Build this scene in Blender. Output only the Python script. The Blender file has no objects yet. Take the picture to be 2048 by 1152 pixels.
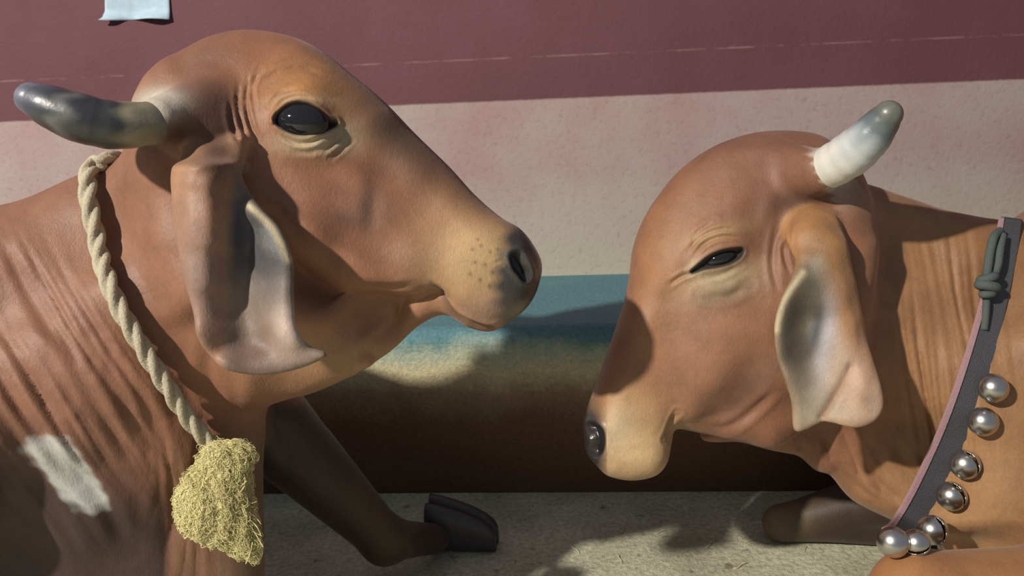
import bpy, math, random
import numpy as np
from mathutils import Matrix, Vector
random.seed(7); rng = np.random.default_rng(7)
S = bpy.context.scene
COL = S.collection

# ------------------------------------------------------------------ camera, light, exposure
FPX = 1700.0; PITCH = math.radians(16.0); ROLL = math.radians(2.7); CAMZ = 1.0
X0 = np.array([1., 0, 0]); U0 = np.array([0, math.sin(PITCH), math.cos(PITCH)])
FW = np.array([0, math.cos(PITCH), -math.sin(PITCH)])
RT = math.cos(ROLL)*X0 - math.sin(ROLL)*U0
UP = math.sin(ROLL)*X0 + math.cos(ROLL)*U0
CP = np.array([0, 0, CAMZ])
cam = bpy.data.cameras.new('camera'); camo = bpy.data.objects.new('camera', cam); COL.objects.link(camo)
cam.sensor_width = 36; cam.lens = FPX/2048*36; cam.clip_start = 0.02
M = Matrix.Identity(4)
for i in range(3):
    M[i][0] = RT[i]; M[i][1] = UP[i]; M[i][2] = -FW[i]; M[i][3] = CP[i]
camo.matrix_world = M
S.camera = camo
cam.dof.use_dof = True; cam.dof.focus_distance = 1.15; cam.dof.aperture_fstop = 9.0

w = bpy.data.worlds.new('night'); S.world = w; w.use_nodes = True
bg = w.node_tree.nodes['Background']; bg.inputs[0].default_value = (0.62, 0.66, 0.78, 1); bg.inputs[1].default_value = 0.25
LPOS = Vector((-2.93, -1.54, 3.43))
ld = bpy.data.lights.new('yard_lamp', 'POINT'); ld.energy = 1020; ld.shadow_soft_size = 0.075; ld.color = (1.0, 0.93, 0.82)
lo = bpy.data.objects.new('yard_lamp', ld); lo.location = LPOS; COL.objects.link(lo)
S.view_settings.view_transform = 'Standard'; S.view_settings.look = 'None'; S.view_settings.gamma = 1
S.view_settings.use_curve_mapping = False; S.view_settings.exposure = 0.36

# ------------------------------------------------------------------ small tools
def W(p):                       # camera-frame metres (right, up, forward) -> world
    p = np.asarray(p, float)
    return CP + p[..., 0:1]*RT + p[..., 1:2]*UP + p[..., 2:3]*FW
def L3(px, py, c):              # photo point at depth c -> camera-frame metres
    return np.array([(px-1024)*c/FPX, -(py-576)*c/FPX, c])
def toL(wp):
    q = np.asarray(wp, float)-CP
    return np.stack([q@RT, q@UP, q@FW], -1)
def WF(x, y, z): return toL(np.array([x, y, z]))
def srgb(r, g, b):
    f = lambda v: (v/255/12.92) if v/255 <= .04045 else ((v/255+.055)/1.055)**2.4
    return np.array([f(r), f(g), f(b)])
def tag(o, label=None, cat=None, group=None, kind=None):
    if label: o['label'] = label
    if cat: o['category'] = cat
    if group: o['group'] = group
    if kind: o['kind'] = kind
    return o
def mesh_obj(name, V, F, mat, parent=None, smooth=True, col=None, attrs=None):
    me = bpy.data.meshes.new(name)
    me.from_pydata([tuple(v) for v in np.asarray(V).tolist()], [], F if isinstance(F, list) else F.tolist())
    me.update()
    if smooth: me.polygons.foreach_set('use_smooth', np.ones(len(me.polygons), bool))
    if col is not None:
        a = me.color_attributes.new('Col', 'FLOAT_COLOR', 'POINT')
        c4 = np.ones((len(V), 4), np.float32); c4[:, :3] = col; a.data.foreach_set('color', c4.ravel())
    if attrs:
        for k, v in attrs.items():
            a = me.attributes.new(k, 'FLOAT', 'POINT'); a.data.foreach_set('value', np.asarray(v, np.float32))
    o = bpy.data.objects.new(name, me); COL.objects.link(o)
    if mat: me.materials.append(mat)
    if parent: o.parent = parent
    return o
def spline(P, n=12, closed=True):
    P = np.asarray(P, float); m = len(P); out = []
    rngs = range(m) if closed else range(m-1)
    for i in rngs:
        if closed: p0, p1, p2, p3 = P[(i-1) % m], P[i], P[(i+1) % m], P[(i+2) % m]
        else: p0, p1, p2, p3 = P[max(i-1, 0)], P[i], P[i+1], P[min(i+2, m-1)]
        for t in np.linspace(0, 1, n, endpoint=False):
            out.append(.5*((2*p1)+(-p0+p2)*t+(2*p0-5*p1+4*p2-p3)*t*t+(-p0+3*p1-3*p2+p3)*t**3))
    if not closed: out.append(P[-1])
    return np.array(out)
def polydist(pts, poly, closed=True):      # distance to polyline, inside flag
    a = poly; b = np.roll(poly, -1, 0)
    if not closed: a = poly[:-1]; b = poly[1:]
    d = np.full(len(pts), 1e9); ins = np.zeros(len(pts), bool)
    for (ax, ay), (bx, by) in zip(a, b):
        ex, ey = bx-ax, by-ay; l2 = ex*ex+ey*ey+1e-12
        t = np.clip(((pts[:, 0]-ax)*ex+(pts[:, 1]-ay)*ey)/l2, 0, 1)
        dd = (pts[:, 0]-ax-t*ex)**2+(pts[:, 1]-ay-t*ey)**2
        d = np.minimum(d, dd)
        if closed:
            c = ((ay > pts[:, 1]) != (by > pts[:, 1])) & (pts[:, 0] < (bx-ax)*(pts[:, 1]-ay)/(by-ay+1e-12)+ax)
            ins ^= c
    return np.sqrt(d), ins

# ------------------------------------------------------------------ implicit shapes (camera-frame metres)
class Map2:                     # sampled 2D map with bilinear lookup
    def __init__(s, x0, y0, h, A): s.x0, s.y0, s.h, s.A = x0, y0, h, A
    def __call__(s, x, y):
        u = np.clip((x-s.x0)/s.h, 0, s.A.shape[0]-1.001); v = np.clip((y-s.y0)/s.h, 0, s.A.shape[1]-1.001)
        i = u.astype(int); j = v.astype(int); u = u-i; v = v-j; A = s.A
        return A[i, j]*(1-u)*(1-v)+A[i+1, j]*u*(1-v)+A[i, j+1]*(1-u)*v+A[i+1, j+1]*u*v
def ctrl_map(ctrl, xs, ys, sig):
    X, Y = np.meshgrid(xs, ys, indexing='ij'); num = 0; den = 0
    for (x, y, v) in ctrl:
        d2 = (X-x)**2+(Y-y)**2
        wgt = np.exp(-d2/(2*sig*sig))+1e-4/(1+d2/(sig*sig))**2
        num = num+wgt*v; den = den+wgt
    return num/den
class Inflate:                  # a traced outline with real thickness, rounded edge and relief
    def __init__(s, contour, dc, Hc, R, sig=60, Zc=None, k=.03, pad=.12, near_off=True, power=2.0, Rc=None, far=1.0):
        s.far = far
        P = spline(contour, 10); s.dc = dc; s.k = k; s.pw = power
        P = np.stack([(P[:, 0]-1024)*dc/FPX, -(P[:, 1]-576)*dc/FPX], 1)
        s.lo = P.min(0)-pad; s.hi = P.max(0)+pad; h = .003
        if max(s.hi-s.lo) > 1.2: h = .006
        xs = np.arange(s.lo[0], s.hi[0]+h, h); ys = np.arange(s.lo[1], s.hi[1]+h, h)
        X, Y = np.meshgrid(xs, ys, indexing='ij')
        d, ins = polydist(np.stack([X.ravel(), Y.ravel()], 1), P)
        s.D = Map2(xs[0], ys[0], h, np.where(ins, d, -d).reshape(X.shape))
        def cm(C, conv):
            out = []
            for (px, py, v) in C:
                c = dc-v if conv else dc
                out.append(((px-1024)*c/FPX, -(py-576)*c/FPX, v))
            return Map2(xs[0], ys[0], h, ctrl_map(out, xs, ys, sig*dc/FPX))
        s.H = cm(Hc, near_off)
        s.Z = cm(Zc, False) if Zc else None
        if Zc:                  # keep the sheet's thickness where it slopes
            gx, gy = np.gradient(s.Z.A, h); s.H.A = s.H.A*np.sqrt(1+np.minimum(gx*gx+gy*gy, 6.0))
        s.R = cm(Rc, False) if Rc else R
        s.hm = max(v for _, _, v in Hc)
        zz = [v for _, _, v in Zc] if Zc else [0]
        s.b0 = np.array([s.lo[0], s.lo[1], dc+min(zz)-s.hm-pad]); s.b1 = np.array([s.hi[0], s.hi[1], dc+max(zz)+s.hm+pad])
    def f(s, p):
        D = s.D(p[:, 0], p[:, 1]); H = s.H(p[:, 0], p[:, 1])
        z = p[:, 2]-s.dc
        R = s.R(p[:, 0], p[:, 1]) if isinstance(s.R, Map2) else s.R
        if s.Z: z = z-s.Z(p[:, 0], p[:, 1])
        if s.far != 1.0: H = H*np.where(z > 0, s.far, 1.0)
        q = np.maximum(R-D, 0)/R; e = s.pw
        if e == 2.0: m = np.sqrt(q*q+(z/H)**2)
        else: m = (q**e+(np.abs(z)/H)**e)**(1/e)
        return (m-1)*np.minimum(R, H)
class Cone:                     # tapering limb segment
    def __init__(s, a, b, ra, rb, k=.03):
        s.a, s.b, s.ra, s.rb, s.k = np.array(a, float), np.array(b, float), ra, rb, k
        r = max(ra, rb)+.1; s.b0 = np.minimum(a, b)-r; s.b1 = np.maximum(a, b)+r
    def f(s, p):
        e = s.b-s.a; t = np.clip((p-s.a)@e/(e@e), 0, 1)
        return np.linalg.norm(p-s.a-t[:, None]*e, axis=1)-(s.ra+(s.rb-s.ra)*t)
class Ell:
    def __init__(s, c, r, k=.05):                     # world-axes ellipsoid, centre in world metres
        s.cw = np.array(c, float); s.r = np.array(r, float); s.k = k
        c = toL(s.cw); m = max(r)+.12; s.b0 = c-m; s.b1 = c+m
    def f(s, p):
        q = (W(p)-s.cw)/s.r; l = np.linalg.norm(q, axis=1)
        return (l-1)*s.r.min()
class Field:
    def __init__(s, prims): s.P = prims
    def f(s, p):
        F = np.full(len(p), .2)
        for q in s.P:
            m = np.all((p > q.b0) & (p < q.b1), axis=1)
            if not m.any(): continue
            g = q.f(p[m]); F0 = F[m]; k = q.k
            h = np.maximum(k-np.abs(F0-g), 0)/k
            F[m] = np.minimum(F0, g)-h*h*k*.25
        return F
    def grad(s, p, e=.0015):
        f0 = s.f(p); G = np.zeros_like(p)
        for i in range(3):
            d = np.zeros(3); d[i] = e; G[:, i] = (s.f(p+d)-s.f(p-d))/(2*e)
        return f0, G
def surface_nets(fld, lo, hi, h):
    B = 8; lo = np.array(lo); n = (np.ceil((np.array(hi)-lo)/(h*B)).astype(int))*B
    nb = n//B
    A = np.full(n, .2, np.float32)
    I = np.stack(np.meshgrid(*[np.arange(k) for k in nb], indexing='ij'), -1).reshape(-1, 3)
    cen = lo+(I+.5)*B*h
    v = fld.f(cen); keep = np.abs(v) < B*h*1.35
    for i, val in zip(I[~keep], v[~keep]):
        A[i[0]*B:(i[0]+1)*B, i[1]*B:(i[1]+1)*B, i[2]*B:(i[2]+1)*B] = val
    loc = np.stack(np.meshgrid(*[np.arange(B)]*3, indexing='ij'), -1).reshape(-1, 3)
    K = I[keep]
    for c0 in range(0, len(K), 600):
        kk = K[c0:c0+600]
        idx = (kk[:, None, :]*B+loc[None]).reshape(-1, 3)
        A[idx[:, 0], idx[:, 1], idx[:, 2]] = fld.f(lo+idx*h)
    s = A < 0
    c = [A[dx:n[0]-1+dx, dy:n[1]-1+dy, dz:n[2]-1+dz] for dx in (0, 1) for dy in (0, 1) for dz in (0, 1)]
    sg = sum((x < 0).astype(np.int8) for x in c)
    act = (sg > 0) & (sg < 8)
    ai = np.argwhere(act); vid = np.full(act.shape, -1, np.int64); vid[act] = np.arange(len(ai))
    offs = [(dx, dy, dz) for dx in (0, 1) for dy in (0, 1) for dz in (0, 1)]
    val = np.stack([x[act] for x in c], 1)
    acc = np.zeros((len(ai), 3)); cnt = np.zeros(len(ai))
    for i in range(8):
        for j in range(i+1, 8):
            df = np.array(offs[j])-np.array(offs[i])
            if np.abs(df).sum() != 1: continue
            m = (val[:, i] < 0) != (val[:, j] < 0)
            t = val[m, i]/(val[m, i]-val[m, j])
            acc[m] += np.array(offs[i])+t[:, None]*df; cnt[m] += 1
    V = lo+(ai+acc/cnt[:, None])*h
    Q = []
    for ax in range(3):
        u, w_ = [(1, 2), (2, 0), (0, 1)][ax]
        sl0 = [slice(None)]*3; sl1 = [slice(None)]*3; sl0[ax] = slice(0, n[ax]-1); sl1[ax] = slice(1, n[ax])
        ch = s[tuple(sl0)] != s[tuple(sl1)]
        E = np.argwhere(ch); E = E[(E[:, u] > 0) & (E[:, w_] > 0) & (E[:, u] < n[u]-1) & (E[:, w_] < n[w_]-1)]
        def g(du, dw):
            e = E.copy(); e[:, u] -= du; e[:, w_] -= dw; return vid[e[:, 0], e[:, 1], e[:, 2]]
        q = np.stack([g(1, 1), g(0, 1), g(0, 0), g(1, 0)], 1)
        inside = s[E[:, 0], E[:, 1], E[:, 2]]
        q[~inside] = q[~inside][:, ::-1]
        Q.append(q)
    return V, np.concatenate(Q)
def subdivide(V, faces, mask):                       # quads flagged by mask are split in four, neighbours keep the joins closed
    n = len(V); F = np.asarray(faces)
    E = np.sort(np.stack([F, np.roll(F, -1, 1)], 2).reshape(-1, 2), 1)
    ue, inv = np.unique(E, axis=0, return_inverse=True); inv = inv.reshape(-1, 4)
    fe = np.zeros(len(ue), bool); fe[inv[mask].ravel()] = True
    eid = np.full(len(ue), -1); eid[fe] = n+np.arange(fe.sum())
    mid = V[ue[fe]].mean(1)
    fc = V[F[mask]].mean(1); cid = n+fe.sum()+np.arange(mask.sum())
    V2 = np.concatenate([V, mid, fc])
    m = eid[inv[mask]]; f = F[mask]
    q = np.concatenate([np.stack([f[:, i], m[:, i], cid, m[:, i-1]], 1) for i in range(4)])
    rest = F[~mask]; rm = eid[inv[~mask]]
    plain = (rm < 0).all(1)
    ng = []
    for f_, m_ in zip(rest[~plain], rm[~plain]):
        a = []
        for i in range(4):
            a.append(int(f_[i]))
            if m_[i] >= 0: a.append(int(m_[i]))
        ng.append(a)
    return V2, np.concatenate([q, rest[plain]]), ng
def newton(fld, V, it=2):
    for _ in range(it):
        f0, G = fld.grad(V); g2 = (G*G).sum(1)+1e-6
        V = V-np.clip(f0/g2, -.004, .004)[:, None]*G
    return V

class Skin:
    """builds one animal skin: fine mesh, sculpted relief, coat colours"""
    def __init__(s, prims, lo, hi, mid, h=.0055):
        s.fld = Field(prims); s.mid = mid
        V, Q = surface_nets(s.fld, lo, hi, h)
        V = newton(s.fld, V, 3)
        pix = s.pix(V)
        fp = pix[Q].mean(1); inframe = (fp[:, 0] > -120) & (fp[:, 0] < 2170) & (fp[:, 1] > -100) & (fp[:, 1] < 1260) & (V[Q][:, :, 2].mean(1) < mid+.06)
        V, Q, ng = subdivide(V, Q, inframe)
        s.ng = ng
        V = newton(s.fld, V, 2)
        _, G = s.fld.grad(V); s.N = G/(np.linalg.norm(G, axis=1)[:, None]+1e-9)
        s.V, s.Q = V, Q; s.P = s.pix(V)
    def refine(s, boxes):
        fp = s.P[s.Q].mean(1); m = np.zeros(len(fp), bool)
        for x0, y0, x1, y1 in boxes: m |= (fp[:, 0] > x0) & (fp[:, 0] < x1) & (fp[:, 1] > y0) & (fp[:, 1] < y1)
        m &= s.V[s.Q][:, :, 2].mean(1) < s.mid
        V, Q, ng = subdivide(s.V, s.Q, m)
        n0 = len(s.V)
        s.ng += ng
        V[n0:] = newton(s.fld, V[n0:], 2)
        _, G = s.fld.grad(V); s.N = G/(np.linalg.norm(G, axis=1)[:, None]+1e-9)
        s.V, s.Q = V, Q; s.P = s.pix(V)
    def pix(s, V):                                   # left/right symmetric feature coordinates
        c = s.mid-np.abs(V[:, 2]-s.mid)
        return np.stack([1024+FPX*V[:, 0]/c, 576-FPX*V[:, 1]/c], 1)
    def true_px(s): return np.stack([1024+FPX*s.V[:, 0]/s.V[:, 2], 576-FPX*s.V[:, 1]/s.V[:, 2]], 1)
    def side(s): return np.clip(np.abs(s.N[:, 2])*1.6, 0, 1)
    mask = 1.0
    def move(s, amt): s.V = s.V+s.N*(amt*s.mask)[:, None]
    def bumps(s, L):
        a = 0
        for (x, y, sx, sy, ang, amp) in L: a = a+amp*s.blob(x, y, sx, sy, ang)
        s.move(a*s.side())
    def blob(s, x, y, sx, sy, ang=0, p=1):
        t = math.radians(ang); dx = s.P[:, 0]-x; dy = s.P[:, 1]-y
        u = (dx*math.cos(t)+dy*math.sin(t))/sx; v = (-dx*math.sin(t)+dy*math.cos(t))/sy
        return np.exp(-.5*(u*u+v*v)**p)
    def dist(s, pts, n=8):
        P = spline(pts, n, closed=False); lo = P.min(0)-90; hi = P.max(0)+90
        m = np.all((s.P > lo) & (s.P < hi), axis=1); d = np.full(len(s.P), 1e3)
        if m.any(): d[m] = polydist(s.P[m], P, closed=False)[0]
        return d
    def grooves(s, L):                               # (points, width px, depth m)
        a = np.zeros(len(s.V))
        for pts, wd, dep in L:
            pts = np.array(pts, float); d = s.dist(pts)
            L_ = np.linalg.norm(pts[-1]-pts[0])+1e-6
            e0 = np.linalg.norm(s.P-pts[0], axis=1); e1 = np.linalg.norm(s.P-pts[-1], axis=1)
            fade = np.clip(np.minimum(e0, e1)/(L_*.3), 0, 1)
            a += dep*(np.exp(-(d/wd)**2)-.4*np.exp(-((d-wd*2.1)/wd)**2))*fade*fade*(3-2*fade)
        s.move(-a*s.side())
    def inside(s, contour, soft):
        P = spline(contour, 8); d, ins = polydist(s.P, P); sd = np.where(ins, d, -d)
        return np.clip(sd/soft*.5+.5, 0, 1), sd
    def build(s, name, mat, col, attrs=None):
        F = s.Q.tolist()+s.ng
        o = mesh_obj(name, W(s.V), F, mat, None, True, col, attrs)
        return o
    def lookup(s):
        m = (s.V[:, 2] < s.mid+.02)
        c = s.V[m, 2]; px = 1024+FPX*s.V[m, 0]/c; py = 576-FPX*s.V[m, 1]/c
        t = np.stack([px, py], 1)
        def g(x, y, r=7):
            while True:
                k = np.abs(t-[x, y]).max(1) < r
                if k.any(): return float(c[k].min())
                r *= 1.6
                if r > 300: return s.mid
        return g

# ------------------------------------------------------------------ materials
def newmat(name):
    m = bpy.data.materials.new(name); m.use_nodes = True; nt = m.node_tree
    return m, nt, nt.nodes['Principled BSDF']
def nd(nt, t, **kw):
    n = nt.nodes.new(t)
    for k, v in kw.items():
        if k in n.inputs: n.inputs[k].default_value = v
        else: setattr(n, k, v)
    return n
def plain(name, c, rough=.6, metal=0, spec=.5, bump=0, scale=200):
    m, nt, b = newmat(name); b.inputs['Base Color'].default_value = (*c, 1); b.inputs['Roughness'].default_value = rough
    b.inputs['Metallic'].default_value = metal; b.inputs['Specular IOR Level'].default_value = spec
    if bump:
        tc = nd(nt, 'ShaderNodeTexCoord'); n = nd(nt, 'ShaderNodeTexNoise', Scale=scale, Detail=4.0)
        nt.links.new(tc.outputs['Object'], n.inputs['Vector'])
        bp = nd(nt, 'ShaderNodeBump', Strength=bump, Distance=.003); nt.links.new(n.outputs[0], bp.inputs['Height'])
        nt.links.new(bp.outputs[0], b.inputs['Normal'])
        mx = nd(nt, 'ShaderNodeMix', data_type='RGBA'); mx.inputs[6].default_value = (*(np.array(c)*.72), 1); mx.inputs[7].default_value = (*(np.array(c)*1.15), 1)
        nt.links.new(n.outputs[0], mx.inputs[0]); nt.links.new(mx.outputs[2], b.inputs['Base Color'])
    return m
def coat_material():
    m, nt, b = newmat('cow_coat'); L = nt.links.new
    at = nd(nt, 'ShaderNodeAttribute', attribute_name='Col'); wet = nd(nt, 'ShaderNodeAttribute', attribute_name='wet')
    tc = nd(nt, 'ShaderNodeTexCoord'); mp = nd(nt, 'ShaderNodeMapping'); mp.inputs['Rotation'].default_value = (0, .6, 0); mp.inputs['Scale'].default_value = (1, 1, .35)
    L(tc.outputs['Object'], mp.inputs['Vector'])
    n1 = nd(nt, 'ShaderNodeTexNoise', Scale=420.0, Detail=3.0); L(mp.outputs[0], n1.inputs['Vector'])
    n2 = nd(nt, 'ShaderNodeTexNoise', Scale=22.0, Detail=5.0, Roughness=.6); L(tc.outputs['Object'], n2.inputs['Vector'])
    ad = nd(nt, 'ShaderNodeMath', operation='MULTIPLY_ADD'); L(n1.outputs[0], ad.inputs[0]); ad.inputs[1].default_value = .5; L(n2.outputs[0], ad.inputs[2])
    mr = nd(nt, 'ShaderNodeMapRange'); mr.inputs[1].default_value = .4; mr.inputs[2].default_value = 1.1; mr.inputs[3].default_value = .56; mr.inputs[4].default_value = .98
    L(ad.outputs[0], mr.inputs[0])
    vm = nd(nt, 'ShaderNodeVectorMath', operation='SCALE'); L(at.outputs['Color'], vm.inputs[0]); L(mr.outputs[0], vm.inputs['Scale'])
    L(vm.outputs[0], b.inputs['Base Color'])
    bp = nd(nt, 'ShaderNodeBump', Strength=.35, Distance=.0012); L(n1.outputs[0], bp.inputs['Height'])
    bp2 = nd(nt, 'ShaderNodeBump', Strength=.30, Distance=.006); L(n2.outputs[0], bp2.inputs['Height']); L(bp.outputs[0], bp2.inputs['Normal'])
    L(bp2.outputs[0], b.inputs['Normal'])
    r = nd(nt, 'ShaderNodeMapRange'); r.inputs[3].default_value = .56; r.inputs[4].default_value = .22; L(wet.outputs['Fac'], r.inputs[0]); L(r.outputs[0], b.inputs['Roughness'])
    b.inputs['Specular IOR Level'].default_value = .42
    sw = nd(nt, 'ShaderNodeMapRange'); sw.inputs[3].default_value = .13; sw.inputs[4].default_value = 0; L(wet.outputs['Fac'], sw.inputs[0]); L(sw.outputs[0], b.inputs['Sheen Weight']); b.inputs['Sheen Roughness'].default_value = .45; b.inputs['Sheen Tint'].default_value = (.9, .78, .78, 1)
    return m
COAT = coat_material()
EYE = plain('eye', srgb(26, 26, 30), .06, 0, .6)
RIM = plain('eyelash', srgb(30, 26, 26), .6)
def wall_material():
    m, nt, b = newmat('painted_wall'); L = nt.links.new
    tc = nd(nt, 'ShaderNodeTexCoord'); sx = nd(nt, 'ShaderNodeSeparateXYZ'); L(tc.outputs['Object'], sx.inputs[0])
    n = nd(nt, 'ShaderNodeTexNoise', Scale=2.6, Detail=7.0, Roughness=.62); L(tc.outputs['Object'], n.inputs['Vector'])
    nf = nd(nt, 'ShaderNodeTexNoise', Scale=70.0, Detail=5.0, Roughness=.7); L(tc.outputs['Object'], nf.inputs['Vector'])
    # lower plaster: pink wash over grey-cream
    r1 = nd(nt, 'ShaderNodeValToRGB'); L(n.outputs[0], r1.inputs[0]); e = r1.color_ramp.elements
    e[0].position = .36; e[0].color = (*srgb(172, 158, 152), 1); e[1].position = .64; e[1].color = (*srgb(164, 134, 132), 1)
    # height: greyer, paler plaster near the foot of the wall
    hz = nd(nt, 'ShaderNodeMapRange'); hz.inputs[1].default_value = STEP; hz.inputs[2].default_value = STEP+.28; L(sx.outputs[2], hz.inputs[0])
    mixh = nd(nt, 'ShaderNodeMix', data_type='RGBA'); L(hz.outputs[0], mixh.inputs[0]); mixh.inputs[6].default_value = (*srgb(180, 174, 158), 1); L(r1.outputs[0], mixh.inputs[7])
    # speckle / dirt
    r2 = nd(nt, 'ShaderNodeValToRGB'); L(nf.outputs[0], r2.inputs[0]); e = r2.color_ramp.elements
    e[0].position = .30; e[0].color = (.50, .48, .44, 1); e[1].position = .46; e[1].color = (1, 1, 1, 1)
    mu = nd(nt, 'ShaderNodeMix', data_type='RGBA', blend_type='MULTIPLY'); mu.inputs[0].default_value = .45; L(mixh.outputs[2], mu.inputs[6]); L(r2.outputs[0], mu.inputs[7])
    # maroon paint above
    r3 = nd(nt, 'ShaderNodeValToRGB'); L(n.outputs[0], r3.inputs[0]); e = r3.color_ramp.elements
    e[0].position = .3; e[0].color = (*srgb(108, 66, 76), 1); e[1].position = .7; e[1].color = (*srgb(94, 55, 62), 1)
    # pale scratches on the paint
    ns = nd(nt, 'ShaderNodeTexNoise', Scale=26.0, Detail=6.0, Roughness=.75); mp = nd(nt, 'ShaderNodeMapping'); mp.inputs['Scale'].default_value = (.45, 1, 1); L(tc.outputs['Object'], mp.inputs[0]); L(mp.outputs[0], ns.inputs[0])
    r4 = nd(nt, 'ShaderNodeValToRGB'); L(ns.outputs[0], r4.inputs[0]); e = r4.color_ramp.elements
    e[0].position = .66; e[0].color = (0, 0, 0, 1); e[1].position = .80; e[1].color = (.5, .5, .5, 1)
    mk = nd(nt, 'ShaderNodeMix', data_type='RGBA'); L(r4.outputs[0], mk.inputs[0]); L(r3.outputs[0], mk.inputs[6]); mk.inputs[7].default_value = (*srgb(160, 120, 125), 1)
    ln1 = nd(nt, 'ShaderNodeMath', operation='SUBTRACT'); L(sx.outputs[2], ln1.inputs[0]); ln1.inputs[1].default_value = float(ray_wall(800, 126)[2])
    ln2 = nd(nt, 'ShaderNodeMath', operation='ABSOLUTE'); L(ln1.outputs[0], ln2.inputs[0])
    ln3 = nd(nt, 'ShaderNodeMapRange'); ln3.inputs[1].default_value = .0012; ln3.inputs[2].default_value = .0032; ln3.inputs[3].default_value = .4; ln3.inputs[4].default_value = 0; L(ln2.outputs[0], ln3.inputs[0])
    ln4 = nd(nt, 'ShaderNodeMapRange'); ln4.inputs[1].default_value = .45; ln4.inputs[2].default_value = .6; L(ns.outputs[0], ln4.inputs[0])
    ln5 = nd(nt, 'ShaderNodeMath', operation='MULTIPLY'); L(ln3.outputs[0], ln5.inputs[0]); L(ln4.outputs[0], ln5.inputs[1])
    mk0 = mk; mk = nd(nt, 'ShaderNodeMix', data_type='RGBA'); L(ln5.outputs[0], mk.inputs[0]); L(mk0.outputs[2], mk.inputs[6]); mk.inputs[7].default_value = (*srgb(168, 130, 134), 1)
    ed = nd(nt, 'ShaderNodeMath', operation='MULTIPLY_ADD'); L(nf.outputs[0], ed.inputs[0]); ed.inputs[1].default_value = .006; L(sx.outputs[2], ed.inputs[2])
    gt = nd(nt, 'ShaderNodeMapRange'); gt.inputs[1].default_value = ZEDGE+.001; gt.inputs[2].default_value = ZEDGE+.006; L(ed.outputs[0], gt.inputs[0])
    fin = nd(nt, 'ShaderNodeMix', data_type='RGBA'); L(gt.outputs[0], fin.inputs[0]); L(mu.outputs[2], fin.inputs[6]); L(mk.outputs[2], fin.inputs[7])
    L(fin.outputs[2], b.inputs['Base Color']); b.inputs['Roughness'].default_value = .75
    bp = nd(nt, 'ShaderNodeBump', Strength=.3, Distance=.006); L(nf.outputs[0], bp.inputs['Height']); L(bp.outputs[0], b.inputs['Normal'])
    return m
def floor_material():
    m, nt, b = newmat('yard_floor'); L = nt.links.new
    tc = nd(nt, 'ShaderNodeTexCoord'); sx = nd(nt, 'ShaderNodeSeparateXYZ'); L(tc.outputs['Object'], sx.inputs[0])
    n = nd(nt, 'ShaderNodeTexNoise', Scale=5.0, Detail=8.0, Roughness=.65); L(tc.outputs['Object'], n.inputs['Vector'])
    nf = nd(nt, 'ShaderNodeTexNoise', Scale=90.0, Detail=5.0, Roughness=.7); L(tc.outputs['Object'], nf.inputs['Vector'])
    nb_ = nd(nt, 'ShaderNodeTexNoise', Scale=24.0, Detail=3.0, Roughness=.5); L(tc.outputs['Object'], nb_.inputs['Vector'])
    ramp = nd(nt, 'ShaderNodeValToRGB'); L(n.outputs[0], ramp.inputs[0]); e = ramp.color_ramp.elements
    e[0].position = .35; e[0].color = (*srgb(178, 178, 154), 1); e[1].position = .62; e[1].color = (*srgb(212, 212, 186), 1)
    r2 = nd(nt, 'ShaderNodeValToRGB'); L(nf.outputs[0], r2.inputs[0]); q = r2.color_ramp.elements
    q[0].position = .33; q[0].color = (.55, .52, .46, 1); q[1].position = .6; q[1].color = (1.1, 1.1, 1.08, 1)
    mu = nd(nt, 'ShaderNodeMix', data_type='RGBA', blend_type='MULTIPLY'); mu.inputs[0].default_value = .8; L(ramp.outputs[0], mu.inputs[6]); L(r2.outputs[0], mu.inputs[7])
    r3 = nd(nt, 'ShaderNodeValToRGB'); L(nb_.outputs[0], r3.inputs[0]); q = r3.color_ramp.elements
    q[0].position = .30; q[0].color = (.35, .32, .27, 1); q[1].position = .36; q[1].color = (1, 1, 1, 1)
    mv = nd(nt, 'ShaderNodeMix', data_type='RGBA', blend_type='MULTIPLY'); mv.inputs[0].default_value = .8; L(mu.outputs[2], mv.inputs[6]); L(r3.outputs[0], mv.inputs[7])
    L(mv.outputs[2], b.inputs['Base Color']); b.inputs['Roughness'].default_value = .7
    bp = nd(nt, 'ShaderNodeBump', Strength=.7, Distance=.008); L(nf.outputs[0], bp.inputs['Height']); L(bp.outputs[0], b.inputs['Normal'])
    return m

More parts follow.
